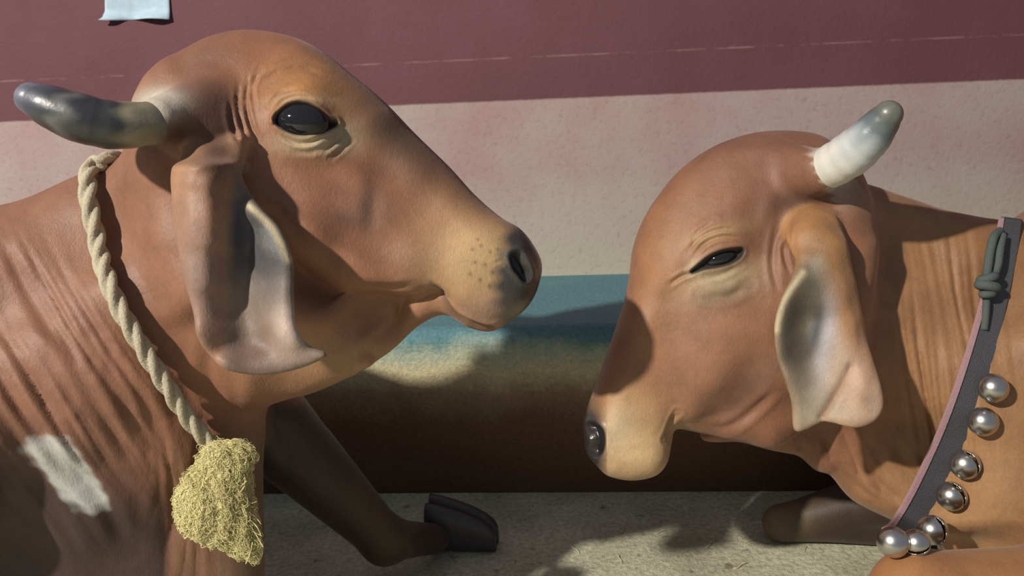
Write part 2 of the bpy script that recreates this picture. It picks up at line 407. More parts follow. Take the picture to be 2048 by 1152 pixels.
def ledge_material():
    m, nt, b = newmat('ledge_paint'); L = nt.links.new
    tc = nd(nt, 'ShaderNodeTexCoord'); sx = nd(nt, 'ShaderNodeSeparateXYZ'); L(tc.outputs['Object'], sx.inputs[0])
    n = nd(nt, 'ShaderNodeTexNoise', Scale=7.0, Detail=7.0, Roughness=.65); L(tc.outputs['Object'], n.inputs['Vector'])
    nf = nd(nt, 'ShaderNodeTexNoise', Scale=110.0, Detail=5.0, Roughness=.7); L(tc.outputs['Object'], nf.inputs['Vector'])
    wob = nd(nt, 'ShaderNodeMath', operation='MULTIPLY_ADD'); L(n.outputs[0], wob.inputs[0]); wob.inputs[1].default_value = .12; L(sx.outputs[2], wob.inputs[2])
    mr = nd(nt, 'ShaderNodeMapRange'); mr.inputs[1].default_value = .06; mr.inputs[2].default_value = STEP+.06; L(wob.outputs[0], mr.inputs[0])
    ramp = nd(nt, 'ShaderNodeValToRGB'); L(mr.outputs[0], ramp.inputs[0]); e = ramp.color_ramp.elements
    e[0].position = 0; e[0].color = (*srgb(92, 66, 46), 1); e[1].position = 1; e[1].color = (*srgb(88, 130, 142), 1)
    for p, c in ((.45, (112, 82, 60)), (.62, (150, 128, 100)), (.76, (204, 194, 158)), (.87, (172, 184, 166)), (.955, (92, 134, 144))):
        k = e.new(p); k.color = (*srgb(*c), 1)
    r2 = nd(nt, 'ShaderNodeValToRGB'); L(nf.outputs[0], r2.inputs[0]); q = r2.color_ramp.elements
    q[0].position = .33; q[0].color = (.6, .58, .55, 1); q[1].position = .62; q[1].color = (1.2, 1.2, 1.15, 1)
    mu = nd(nt, 'ShaderNodeMix', data_type='RGBA', blend_type='MULTIPLY'); mu.inputs[0].default_value = .6; L(ramp.outputs[0], mu.inputs[6]); L(r2.outputs[0], mu.inputs[7])
    L(mu.outputs[2], b.inputs['Base Color']); b.inputs['Roughness'].default_value = .7
    bp = nd(nt, 'ShaderNodeBump', Strength=.7, Distance=.006); L(nf.outputs[0], bp.inputs['Height']); L(bp.outputs[0], b.inputs['Normal'])
    return m

# ------------------------------------------------------------------ wall and floor
def ray_z(px, py, z):
    d = W(L3(px, py, 1.0))-CP; t = (z-CAMZ)/d[2]; return CP+t*d
STEP = .40                      # height of the blue-topped ledge along the wall
pb = ray_z(1170, 550, STEP); pf = ray_z(1100, 985, 0)
wy = math.radians(4.7)
wdir = np.array([math.cos(wy), -math.sin(wy), 0]); wn = np.array([-wdir[1], wdir[0], 0])   # wn points away from the camera
def ray_wall(px, py):
    d = W(L3(px, py, 1.0))-CP; t = ((pb-CP)@wn)/(d@wn); return CP+t*d
ZEDGE = ray_wall(1300, 190)[2]
def box(name, x0, x1, y0, y1, z0, z1, mat, loc=(0, 0, 0), rz=0, parent=None, bev=0):
    V = [(x, y, z) for x in (x0, x1) for y in (y0, y1) for z in (z0, z1)]
    F = [(0, 1, 3, 2), (4, 6, 7, 5), (0, 4, 5, 1), (2, 3, 7, 6), (0, 2, 6, 4), (1, 5, 7, 3)]
    o = mesh_obj(name, V, F, mat, parent, False); o.location = loc; o.rotation_euler = (0, 0, rz)
    if bev:
        m = o.modifiers.new('b', 'BEVEL'); m.width = bev; m.segments = 2
    return o
WM = wall_material(); FM = floor_material(); LM = ledge_material()
tag(box('wall_back', -5, 5, 0, .2, 0, 3.0, WM, (pb[0], pb[1], 0), -wy), kind='structure')
tag(box('floor', -5, 5, -3, 4.5, -.2, 0, FM), kind='structure')
dep = float((pb-pf)@wn)
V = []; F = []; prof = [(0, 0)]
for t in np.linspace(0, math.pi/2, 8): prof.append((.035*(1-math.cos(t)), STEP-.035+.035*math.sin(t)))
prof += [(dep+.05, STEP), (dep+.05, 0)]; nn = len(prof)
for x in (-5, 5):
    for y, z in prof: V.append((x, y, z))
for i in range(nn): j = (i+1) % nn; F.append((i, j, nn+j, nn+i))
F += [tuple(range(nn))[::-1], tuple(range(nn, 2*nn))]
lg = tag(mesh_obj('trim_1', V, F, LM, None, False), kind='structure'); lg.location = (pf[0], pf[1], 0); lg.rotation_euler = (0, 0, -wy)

# ------------------------------------------------------------------ LEFT COW
DL = 1.15
zL = lambda x, y, z: WF(x, y, z)
headL = Inflate([(382, 104), (440, 76), (510, 65), (590, 78), (650, 108), (710, 155), (770, 205), (835, 272), (900, 335), (950, 390), (1000, 434), (1040, 458), (1068, 492),
                 (1084, 530), (1076, 575), (1058, 610), (1030, 636), (985, 662), (940, 655), (890, 630), (840, 650), (790, 695), (740, 730), (660, 772), (590, 795),
                 (500, 800), (420, 700), (350, 540), (300, 380), (285, 260), (300, 180), (332, 138)], DL,
                [(470, 150, .085), (560, 130, .075), (600, 240, .098), (520, 250, .105), (430, 280, .105), (700, 230, .072), (800, 330, .055), (700, 380, .078), (600, 400, .094), (500, 400, .102),
                 (850, 440, .062), (780, 500, .070), (900, 400, .048), (950, 480, .062), (960, 560, .066), (1030, 560, .058), (1060, 520, .045), (900, 590, .062), (700, 560, .078), (600, 600, .070),
                 (820, 600, .052), (780, 680, .020), (700, 720, .028), (600, 740, .04), (500, 700, .07), (1000, 640, .045), (980, 430, .045), (1010, 500, .058), (400, 500, .10), (540, 500, .10)],
                .06, sig=42, k=.02, power=2.2, Rc=[(500, 120, .10), (650, 200, .075), (800, 350, .05), (950, 450, .045), (1050, 540, .05), (950, 620, .045), (800, 650, .05), (700, 720, .05), (500, 700, .06), (330, 250, .06), (600, 400, .06)])
neckL = Inflate([(470, 230), (400, 250), (300, 305), (170, 352), (60, 405), (-60, 450), (-250, 520), (-420, 700), (-420, 1250), (-150, 1500), (200, 1620), (430, 1560), (510, 1350), (528, 1150),
                 (526, 950), (530, 860), (530, 780), (620, 700), (700, 560), (620, 380)], DL+.04,
                [(420, 350, .10), (250, 400, .095), (350, 550, .120), (150, 450, .10), (200, 650, .145), (50, 560, .13), (50, 750, .17), (250, 830, .150), (370, 700, .115), (-100, 620, .15), (-150, 850, .22), (100, 880, .165),
                 (120, 1000, .125), (60, 1120, .085), (230, 1000, .115), (280, 1130, .075), (300, 920, .120), (360, 900, .085), (350, 1050, .075), (390, 1000, .068), (400, 850, .072), (420, 1130, .06),
                 (470, 850, .035), (470, 1000, .028), (510, 930, .02), (500, 1100, .02), (480, 750, .06), (600, 600, .06), (-300, 1000, .24), (0, 1350, .10), (300, 1400, .07), (-350, 600, .14)],
                .06, sig=55, k=.05, Rc=[(400, 300, .06), (100, 430, .09), (-200, 520, .12), (520, 900, .035), (520, 1150, .035), (250, 650, .08), (450, 750, .05), (0, 1400, .1), (-300, 900, .12)], far=.6)
earL = Inflate([(410, 225), (362, 250), (334, 300), (332, 365), (341, 440), (362, 530), (388, 620), (402, 680), (425, 722), (465, 745), (520, 752), (585, 742), (640, 720), (648, 708), (615, 692),
                (592, 650), (584, 590), (580, 520), (555, 460), (515, 415), (478, 372), (462, 320), (462, 260), (440, 225)], DL-.176,
               [(400, 300, .012), (400, 500, .0085), (520, 550, .0085), (560, 500, .011), (585, 620, .010), (500, 700, .0085), (620, 715, .009), (380, 450, .010)], .012, sig=24, k=.012, near_off=False, pad=.05,
               Zc=[(410, 230, .110), (395, 262, .080), (352, 295, .045), (400, 310, .026), (435, 290, .055),
                   (342, 370, .020), (372, 370, .002), (400, 370, -.016), (422, 370, -.018), (455, 370, .036), (478, 385, .034), (505, 415, .014),
                   (352, 450, .014), (382, 450, -.004), (410, 450, -.022), (430, 450, -.026), (458, 450, .036), (490, 450, .038), (525, 450, .026), (550, 465, .018),
                   (368, 540, .010), (390, 540, -.010), (414, 540, -.026), (446, 540, .036), (485, 540, .040), (520, 540, .026), (550, 530, .016), (575, 530, .008),
                   (384, 620, .008), (402, 620, -.022), (434, 620, .034), (480, 620, .038), (520, 610, .026), (555, 600, .012), (583, 600, .004),
                   (405, 675, -.020), (432, 685, .024), (480, 690, .036), (525, 680, .030), (565, 650, .004), (592, 672, -.010), (560, 735, .014), (600, 705, .024), (640, 712, .012), (500, 742, .012), (450, 735, .0)])
torsoL = [Ell((-1.35, 1.28, .43), (.68, .30, .42), .12), Ell((-.80, 1.27, .40), (.28, .25, .36), .12), Ell((-1.75, 1.30, .40), (.40, .33, .38), .12), Ell((-1.2, 1.27, .84), (.18, .09, .13), .08)]
def ray_floor(px, py, z=0.0):
    d = W(L3(px, py, 1.0))-CP; return toL(CP+(z-CAMZ)/d[2]*d)
kL = ray_floor(770, 1080, .11); fL = ray_floor(868, 1078, .045)
legL = [Cone(L3(520, 830, 1.42), kL, .075, .042, .05), Cone(kL, fL, .040, .030, .03),
        Cone(WF(-.72, 1.02, .24), WF(-.62, 1.00, .08), .09, .06, .05), Cone(WF(-.62, 1.00, .075), WF(-.95, .97, .06), .055, .045, .04)]
hornroll = [Cone(L3(425, 218, DL-.065), L3(318, 243, DL-.155), .044, .0275, .02)]
browL = [Cone(L3(430, 290, DL-.06), L3(415, 265, DL-.10), .05, .03, .03)]
cowL = Skin([headL, neckL]+torsoL+legL+hornroll+browL+[earL], np.array([-2.25, -.80, .72]), np.array([.10, .48, 1.95]), DL)
cowL.refine([(490, 150, 730, 340), (830, 420, 1110, 690)])
cowL.mask = np.where((cowL.V[:, 2] < DL-.085) & (cowL.P[:, 0] > 318) & (cowL.P[:, 0] < 665) & (cowL.P[:, 1] > 280) & (cowL.P[:, 1] < 770), np.clip(np.abs(earL.f(cowL.V))/.008-.4, 0, 1), 1.0)
cowL.bumps([(600, 240, 50, 34, 10, .010), (620, 180, 60, 24, 20, .005), (690, 275, 40, 26, 30, -.007), (760, 330, 60, 30, 42, -.004), (640, 345, 70, 18, 35, -.004), (720, 420, 90, 20, 38, .0045),
            (745, 415, 14, 34, 5, -.0045), (775, 480, 30, 20, 0, -.003), (560, 480, 60, 60, 0, .006), (640, 300, 30, 14, 20, .003), (830, 540, 40, 26, -20, .005), (940, 520, 60, 40, 0, .005),
            (890, 470, 40, 26, 20, -.003), (870, 590, 16, 12, 30, -.006), (1000, 465, 40, 20, 30, .004), (540, 330, 60, 16, 62, -.003), (850, 400, 24, 40, 30, -.003)])
hollow = lambda s, pts, wd, dep: s.move(-dep*np.exp(-(s.dist(pts)/wd)**2)*s.side())
hollow(cowL, [(530, 455), (600, 545), (690, 600), (800, 618), (860, 612)], 32, .024)
hollow(cowL, [(600, 570), (700, 630), (800, 640)], 26, .014)
hollow(cowL, [(800, 655), (765, 680), (745, 705)], 16, .010)
cowL.bumps([(745, 685, 10, 40, 32, .006), (680, 690, 60, 40, 0, .008)])
cowL.bumps([(640, 470, 110, 16, 36, .005), (780, 545, 70, 14, 18, .004)])
GR = [([(463, 190), (463, 240), (480, 290), (500, 330)], 5, .004), ([(480, 160), (476, 220), (492, 275), (512, 315)], 5, .0035), ([(500, 150), (492, 200), (500, 250), (520, 290)], 4.5, .003),
      ([(520, 140), (505, 175), (508, 215)], 4.5, .002), ([(540, 130), (600, 118), (650, 135)], 5, .0012), ([(520, 165), (560, 145), (610, 140), (650, 155)], 5, .0018),
      ([(548, 228), (570, 208), (600, 200), (632, 208)], 4, .003), ([(538, 215), (562, 192), (600, 184)], 4, .0016), ([(560, 268), (590, 286), (620, 286), (650, 270)], 4, .0025),
      ([(575, 300), (620, 305), (660, 290), (680, 270)], 5, .0015), ([(640, 310), (665, 290), (690, 262)], 4, .0018), ([(660, 318), (685, 300), (705, 280)], 4, .0015),
      ([(862, 566), (880, 585), (884, 610), (930, 640), (985, 656), (1040, 632)], 4.5, .005), ([(985, 528), (1005, 522), (1020, 535)], 3, .001),
      ([(770, 655), (735, 690), (715, 730)], 9, .005), ([(840, 570), (760, 575), (690, 560)], 8, .003)]
cowL.grooves(GR)
NK = []
for i, (a, b_, c_) in enumerate([((0, 470), (60, 600), (140, 720)), ((20, 700), (110, 820), (190, 930)), ((0, 760), (90, 880), (150, 960)), ((60, 660), (160, 800), (240, 900)), ((100, 640), (190, 790), (270, 930)),
                            ((150, 660), (225, 780), (290, 900)), ((190, 680), (255, 800), (310, 930)), ((230, 700), (280, 800), (325, 900)), ((0, 640), (60, 720), (120, 800)), ((0, 830), (70, 930), (130, 1010)),
                            ((290, 850), (320, 960), (330, 1130)), ((350, 880), (352, 1000), (360, 1130)), ((260, 720), (310, 840), (345, 960)), ((395, 860), (400, 900), (392, 960)), ((420, 690), (415, 740), (425, 790)),
                            ((50, 520), (110, 640), (170, 740)), ((120, 900), (200, 1000), (260, 1100)), ((30, 900), (110, 1020), (170, 1120))]):
    NK.append(([a, b_, c_], [13, 15, 12, 16, 14][i % 5], [.003, .004, .003, .0035, .0028][i % 5]))
cowL.grooves(NK)
def drape(s, wl, cx, cy, rx, ry, ang, amp, seed, bend=0.0):
    t = math.radians(ang); X = s.P[:, 0]-cx; Y = s.P[:, 1]-cy
    al = X*math.cos(t)+Y*math.sin(t); ac = -X*math.sin(t)+Y*math.cos(t); ac = ac+bend*al*al*.001
    r = np.random.default_rng(seed); ph = 0
    for i in range(5):
        ph = ph+r.uniform(.2, .5)*np.sin(al*r.uniform(.006, .02)+ac*r.uniform(.01, .05)+r.uniform(0, 6))
    h = 1-np.abs(np.sin(ac*math.pi/wl+ph))**.7; h2 = 1-np.abs(np.sin(ac*math.pi/wl*1.7+ph*1.6+1))**.8
    m = np.clip(1.3*np.exp(-.5*((X/rx)**2+(Y/ry)**2)), 0, 1)
    s.move(-(h*.7+h2*.35)*amp*m*s.side()*(.6+.4*np.sin(al*.012+ac*.03)))
notear = lambda s: 1
drape(cowL, 42, 120, 780, 130, 150, 57, .0075, 3, .25)
drape(cowL, 46, 380, 1020, 60, 120, 88, .005, 5)
P = cowL.P; Vn = cowL.V
near = cowL.V[:, 2]
# eye opening and nostril
eyeLc = [(552, 243), (566, 226), (588, 214), (612, 214), (634, 226), (655, 240), (672, 246), (652, 258), (626, 266), (598, 268), (572, 260)]
m_, sd = cowL.inside(eyeLc, 5); earfree = ~((near < DL-.115) & (P[:, 0] < 660) & (P[:, 1] > 250))
cowL.move((-.013*m_+.0022*np.exp(-((sd+7)/5)**2)*(P[:, 1] < 250)+.0012*np.exp(-((sd+9)/5)**2))*cowL.side()*earfree)
nosLc = [(1022, 512), (1036, 508), (1048, 524), (1058, 548), (1050, 560), (1038, 548), (1026, 532)]
mn, sn = cowL.inside(nosLc, 6); cowL.move((-.012*mn+.002*np.exp(-((sn+8)/6)**2))*(near < DL))
# coat colours, with shade painted in at some patches
def mix(c, k, w_): return c*(1-w_[:, None])+np.asarray(k)[None]*w_[:, None]
red = srgb(150, 102, 76); dark = srgb(96, 68, 54); tan = srgb(186, 148, 106); cream = srgb(214, 196, 160); grey = srgb(96, 92, 94); black = srgb(44, 42, 44); pinkg = srgb(178, 150, 140); white = srgb(205, 206, 200)
def base_coat(s):
    c = np.repeat(red[None], len(s.V), 0)
    return c
c = base_coat(cowL); B = cowL.blob
isear = np.clip(1-np.abs(earL.f(cowL.V))/.006, 0, 1) if True else 0
eb = (cowL.V[:, 2] < DL-.09) & (P[:, 0] > 318) & (P[:, 0] < 665) & (P[:, 1] > 250) & (P[:, 1] < 770)
ear_w = (np.clip(1.4-np.abs(earL.f(cowL.V))/.006, 0, 1))*eb
c = mix(c, srgb(150, 96, 76), B(480, 110, 170, 50)*.6)
c = mix(c, srgb(84, 66, 52), B(790, 262, 130, 46, 46)*.85); c = mix(c, dark, (B(745, 395, 14, 40, 8)+B(700, 440, 34, 14, 10)+B(860, 520, 50, 24, -10)+B(650, 420, 60, 30, 40)*.4)*.45); c = mix(c, srgb(112, 84, 66), B(400, 120, 60, 40, -30)*.6)  # forehead ridge: shade painted into the coat; cheek blotches are plain mottling
c = mix(c, srgb(182, 130, 74), B(600, 170, 70, 50)*.6)
c = mix(c, tan, B(950, 500, 90, 70, 10)*.75)
c = mix(c, srgb(206, 180, 130), B(960, 540, 70, 60)*.5)
c = mix(c, srgb(186, 150, 136), B(1000, 620, 60, 24, -10)*.6)
c = mix(c, cream, B(625, 285, 50, 16, 0)*.8); c = mix(c, cream, B(600, 205, 50, 8, 0)*.35)
c = mix(c, srgb(150, 146, 120), B(680, 270, 26, 22)*.7)
c = mix(c, srgb(112, 92, 86), B(740, 420, 36, 36)*.35)
c = mix(c, srgb(58, 62, 66), np.clip(B(1056, 560, 56, 70, 8)*2.6, 0, 1)*.93*np.clip((P[:, 0]-974-.2*np.abs(570-P[:, 1])+4*np.sin(P[:, 1]*.2))/30, 0, 1))
c = mix(c, srgb(140, 128, 104), B(1045, 625, 40, 16)*.7)
for _x, _y in [(945, 500), (962, 492), (980, 505), (950, 525), (970, 530), (985, 545), (940, 548), (960, 560), (978, 572), (995, 500), (955, 480)]: c = mix(c, dark, B(_x, _y, 2.6, 2.6)*.6)
c = mix(c, black, mn); c = mix(c, srgb(52, 46, 44), np.exp(-(sd/6)**2)*earfree*.9); c = mix(c, black, m_*earfree)
c = mix(c, tan, B(680, 720, 120, 50)*.6)
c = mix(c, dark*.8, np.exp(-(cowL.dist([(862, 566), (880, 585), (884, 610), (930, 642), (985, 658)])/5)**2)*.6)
neckw = np.clip((430-P[:, 0])/200, 0, 1)
c = mix(c, srgb(142, 100, 80), neckw*.7)
c = mix(c, srgb(46, 32, 32), np.clip((P[:, 1]-805-.33*P[:, 0])/150, 0, 1)*np.clip((350-P[:, 0])/24, 0, 1)*(P[:, 1] > 500)*.9)  # dark shoulder coat, deepened by shade painted into the colour
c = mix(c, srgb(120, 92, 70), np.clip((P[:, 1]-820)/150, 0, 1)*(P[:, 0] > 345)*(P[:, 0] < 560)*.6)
cc = np.cos(P[:, 0]*.16-P[:, 1]*.09)*4+3*np.sin(P[:, 1]*.21)
mp_, sp_ = cowL.inside([(45, 895), (75, 878), (125, 880), (165, 925), (200, 975), (212, 1015), (165, 1018), (120, 985), (85, 945)], 16)
sp2 = np.clip((sp_+cc)/18+.5, 0, 1); c = mix(c, white, sp2*.85)
# ear: tan outer roll, grey bare inner side
inner = np.clip((P[:, 0]-(452+(P[:, 1]-420)*-.05))/22, 0, 1)*ear_w*(P[:, 1] > 330)
c = mix(c, srgb(176, 134, 104), ear_w*.7); c = mix(c, srgb(128, 112, 112), ear_w*B(400, 560, 40, 110, -6)*.6); c = mix(c, srgb(140, 126, 114), inner*.85); c = mix(c, srgb(58, 62, 70), inner*np.clip(B(515, 480, 60, 85, -25)*1.3, 0, 1)*.85)
c = mix(c, cream, np.exp(-(cowL.dist([(500, 412), (545, 455), (578, 520)])/8)**2)*ear_w*.8); c = mix(c, srgb(112, 86, 74), inner*B(480, 720, 140, 40)*.8)
c = mix(c, srgb(214, 190, 176), inner*B(585, 670, 26, 36)*.8)
hair = np.clip(B(325, 208, 34, 20)*1.8, 0, 1)*(cowL.V[:, 2] < DL); c = mix(c, dark*.6, B(345, 262, 50, 26)*.9*(cowL.V[:, 2] < DL-.08)); c = mix(c, srgb(206, 198, 182), hair*.85); c = mix(c, dark*.7, B(436, 300, 26, 60)*.7); c = mix(c, dark*.6, B(430, 230, 40, 50)*.7*(cowL.V[:, 2] < DL)*(1-ear_w))  # darks round ear root and horn base paint the horn's shadow into the coat
TP = cowL.true_px(); legm = np.clip((TP[:, 0]-528)/20, 0, 1)*np.clip((TP[:, 1]-790)/30, 0, 1)*(cowL.V[:, 2] > DL+.10); c = mix(c, srgb(58, 46, 40), legm*.95); c = mix(c, srgb(88, 72, 54), np.clip((P[:, 0]-415)/40, 0, 1)*np.clip((P[:, 1]-850)/60, 0, 1)*(P[:, 0] < 560)*.6)  # body shadow painted onto the far foreleg, shade painted onto the dewlap edge
wet = np.clip(B(1062, 550, 34, 62, 10)*1.6+.25*B(480, 120, 80, 30), 0, 1)
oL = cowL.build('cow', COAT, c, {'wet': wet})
tag(oL, 'red-brown cow with head raised and eye open, pale rope round its neck', 'cow')
SL = cowL.lookup()

def ellipsoid_obj(name, cL, r, mat, parent, rot=0, n=24):
    V = []; F = []
    for i in range(n+1):
        th = math.pi*i/n
        for j in range(2*n):
            ph = math.pi*j/n; x, y, z = r[0]*math.sin(th)*math.cos(ph), r[1]*math.sin(th)*math.sin(ph), r[2]*math.cos(th)
            V.append((cL[0]+x*math.cos(rot)-y*math.sin(rot), cL[1]+x*math.sin(rot)+y*math.cos(rot), cL[2]+z))
    for i in range(n):
        for j in range(2*n):
            a = i*2*n+j; b_ = i*2*n+(j+1) % (2*n); F.append((a, b_, b_+2*n, a+2*n))
    return mesh_obj(name, W(np.array(V)), F, mat, parent)
def tube(path, rad, n=16, cap=True, lobes=0, twist=0, depth=.0, flat=None):
    P = np.asarray(path, float); R = np.broadcast_to(np.asarray(rad, float), (len(P),)); T = np.gradient(P, axis=0); T /= np.linalg.norm(T, axis=1)[:, None]+1e-12
    ref = np.array([0, 0, 1.]) if abs(T[0][2]) < .9 else np.array([1., 0, 0]); u = np.cross(T[0], ref); u /= np.linalg.norm(u)
    V = []; s_ = 0
    for i in range(len(P)):
        if i: s_ += np.linalg.norm(P[i]-P[i-1])
        u = u-T[i]*(u@T[i]); u /= np.linalg.norm(u)+1e-12; v = np.cross(T[i], u)
        for j in range(n):
            a = 2*math.pi*j/n; r = R[i]
            if lobes: r = R[i]*(1-depth+depth*2*abs(math.cos(lobes*.5*a+s_*twist))**.8-depth*.6)
            V.append(P[i]+r*(math.cos(a)*u+math.sin(a)*v))
    F = []
    for i in range(len(P)-1):
        for j in range(n): a = i*n+j; b_ = i*n+(j+1) % n; F.append((a, b_, b_+n, a+n))
    if cap: F += [tuple(range(n))[::-1], tuple(range((len(P)-1)*n, len(P)*n))]
    return np.array(V), F
def join(parts):
    V = []; F = []; o = 0
    for v, f in parts: V.append(v); F += [tuple(i+o for i in q) for q in f]; o += len(v)
    return np.concatenate(V), F
def horn_material(name, basec, midc, tipc, p1, p2):
    m, nt, b = newmat(name); L = nt.links.new
    at = nd(nt, 'ShaderNodeAttribute', attribute_name='Col'); L(at.outputs['Color'], b.inputs['Base Color'])
    tc = nd(nt, 'ShaderNodeTexCoord'); n = nd(nt, 'ShaderNodeTexNoise', Scale=60.0, Detail=4.0); L(tc.outputs['Object'], n.inputs['Vector'])
    bp = nd(nt, 'ShaderNodeBump', Strength=.25, Distance=.004); L(n.outputs[0], bp.inputs['Height']); L(bp.outputs[0], b.inputs['Normal'])
    b.inputs['Roughness'].default_value = .38; b.inputs['Specular IOR Level'].default_value = .7
    return m
HORN = horn_material('horn', 0, 0, 0, 0, 0)
def horn(pts, cols, parent, mirror=None):
    # pts: (px,py,depth,radius px)
    Q = np.array([list(L3(x, y, d))+[r*d/FPX] for x, y, d, r in pts])
    if mirror: Q[:, 2] = 2*mirror-Q[:, 2]
    Q = spline(Q, 14, closed=False)
    P3 = Q[:, :3]; R = Q[:, 3]
    e = P3[-1]-P3[-2]; e /= np.linalg.norm(e); r0 = R[-1]
    ex = [P3[-1]+e*r0*math.sin(t) for t in np.linspace(.15, 1.5, 9)]; er = [r0*math.cos(t) for t in np.linspace(.15, 1.5, 9)]
    P3 = np.concatenate([P3, ex]); R = np.concatenate([R, er])
    t = np.linspace(0, 1, len(P3)); n = 40
    R = R*(1+.012*np.sin(t*70)*(t < .55)+.01*np.sin(t*33))
    V, F = tube(P3, R, n)
    tt = np.repeat(t, n); ks = np.array([k for k, _ in cols]); cs = np.array([srgb(*q) for _, q in cols])
    col = np.stack([np.interp(tt+.03*np.sin(np.tile(np.arange(n), len(P3))*.9), ks, cs[:, i]) for i in range(3)], 1)
    return mesh_obj('horn', W(V), F, HORN, parent, True, col)
hl = horn([(420, 236, DL-.085, 30), (370, 240, DL-.125, 37), (300, 247, DL-.165, 43), (225, 250, DL-.19, 48), (160, 236, DL-.205, 49), (105, 215, DL-.21, 44), (65, 198, DL-.21, 33)],
     [(0, (150, 140, 118)), (.12, (92, 86, 74)), (.24, (84, 82, 74)), (.38, (128, 122, 100)), (.46, (52, 54, 56)), (.6, (42, 44, 50)), (.66, (88, 88, 88)), (.72, (46, 48, 54)), (.85, (70, 72, 84)), (1, (116, 118, 134))], oL)
horn([(420, 236, DL-.085, 30), (370, 240, DL-.125, 37), (300, 247, DL-.165, 43), (225, 240, DL-.19, 44), (170, 220, DL-.205, 38), (130, 200, DL-.21, 26)],
     [(0, (150, 140, 118)), (.4, (100, 96, 86)), (.7, (66, 68, 74)), (1, (110, 112, 124))], oL, mirror=DL)
# eye
d0 = SL(540, 240)
ellipsoid_obj('eye', L3(604, 243, d0+.022)+np.array([0, 0, 0]), (.034, .024, .024), EYE, oL, -.1)

# hoof of the outstretched foreleg, lying on the floor
def hoof(tipL, backL, parent, w=.034, h=.045):
    tip = W(tipL); back = W(backL); tip[2] = 0; back[2] = 0
    d = tip-back; ln = np.linalg.norm(d); d /= ln; sd = np.array([-d[1], d[0], 0])
    for sgn in (-1, 1):
        V = []; n = 20; m = 18
        for i in range(m):
            t = i/(m-1)
            for j in range(n):
                a = 2*math.pi*j/n; ca, sa = math.cos(a), math.sin(a)
                ww = w*.55*(1-.55*t**2.2); hh = h*(1-.80*t**1.3)+.008
                k = (abs(ca)**2.6+abs(sa)**2.6)**(-1/2.6)
                z = max(hh*(1+sa*k), 0.002)
                V.append(back+d*ln*(math.sin(t*math.pi/2))+sd*(sgn*w*.56*(1-.25*t)+ww*ca*k)+np.array([0, 0, z]))
        F = []
        for i in range(m-1):
            for j in range(n): a = i*n+j; b_ = i*n+(j+1) % n; F.append((a, b_, b_+n, a+n))
        F += [tuple(range(n))[::-1], tuple(range((m-1)*n, m*n))]
        mesh_obj('hoof', np.array(V), F, HOOF, parent)
HOOF = plain('hoof_horn', srgb(66, 64, 64), .45, 0, .5, .3, 90)
hoof(ray_floor(995, 1094, 0), ray_floor(862, 1088, 0), oL)

# ------------------------------------------------------------------ RIGHT COW
DR = 1.38
headR = Inflate([(1668, 300), (1625, 272), (1560, 264), (1490, 271), (1420, 297), (1360, 340), (1312, 398), (1282, 450), (1266, 500), (1260, 548), (1250, 600), (1230, 662), (1207, 728), (1188, 780), (1172, 830), (1168, 872),
                 (1176, 908), (1196, 934), (1218, 950), (1262, 957), (1308, 947), (1332, 920), (1342, 880), (1352, 858), (1400, 866), (1480, 882), (1550, 892), (1640, 820), (1700, 700), (1730, 560), (1735, 440), (1712, 350)], DR,
                [(1500, 330, .085), (1400, 380, .07), (1600, 330, .09), (1330, 470, .062), (1430, 500, .100), (1480, 430, .100), (1370, 560, .084), (1540, 480, .108), (1600, 420, .105), (1300, 600, .060), (1350, 680, .074), (1250, 740, .050),
                 (1300, 780, .060), (1460, 640, .098), (1520, 740, .090), (1430, 760, .078), (1370, 830, .052), (1250, 870, .062), (1200, 860, .052), (1300, 920, .058), (1450, 850, .050), (1560, 850, .050), (1600, 700, .10), (1620, 560, .11), (1290, 860, .066)],
                .06, sig=46, k=.02, power=2.3, Rc=[(1550, 300, .09), (1350, 380, .075), (1280, 500, .07), (1270, 620, .045), (1220, 760, .045), (1200, 880, .045), (1300, 930, .045), (1400, 850, .05), (1600, 700, .06)])
neckR = Inflate([(1600, 340), (1720, 368), (1800, 394), (1900, 425), (2010, 441), (2130, 432), (2300, 400), (2500, 450), (2650, 800), (2500, 1300), (2100, 1330), (1960, 1260), (1915, 1140), (1885, 1062), (1822, 1054), (1770, 1034),
                 (1705, 1000), (1662, 952), (1630, 940), (1596, 912), (1540, 900), (1480, 884), (1400, 870), (1480, 740), (1540, 450)], DR+.09,
                [(1800, 480, .085), (1700, 450, .09), (1850, 620, .125), (1800, 760, .125), (2000, 560, .12), (1950, 750, .150), (1700, 800, .09), (1650, 900, .045), (1560, 880, .04), (1500, 870, .03), (1700, 940, .04), (1780, 980, .045), (1800, 900, .09),
                 (1850, 1000, .09), (1940, 960, .155), (2040, 800, .19), (2040, 1000, .20), (1960, 1100, .15), (2200, 700, .22), (2100, 500, .13), (2400, 900, .26), (2050, 1200, .17)],
                .06, sig=55, k=.04, Rc=[(1700, 400, .06), (2000, 480, .10), (2300, 500, .14), (1650, 930, .035), (1800, 1030, .045), (1920, 1100, .09), (2100, 1250, .1), (1500, 880, .035)])
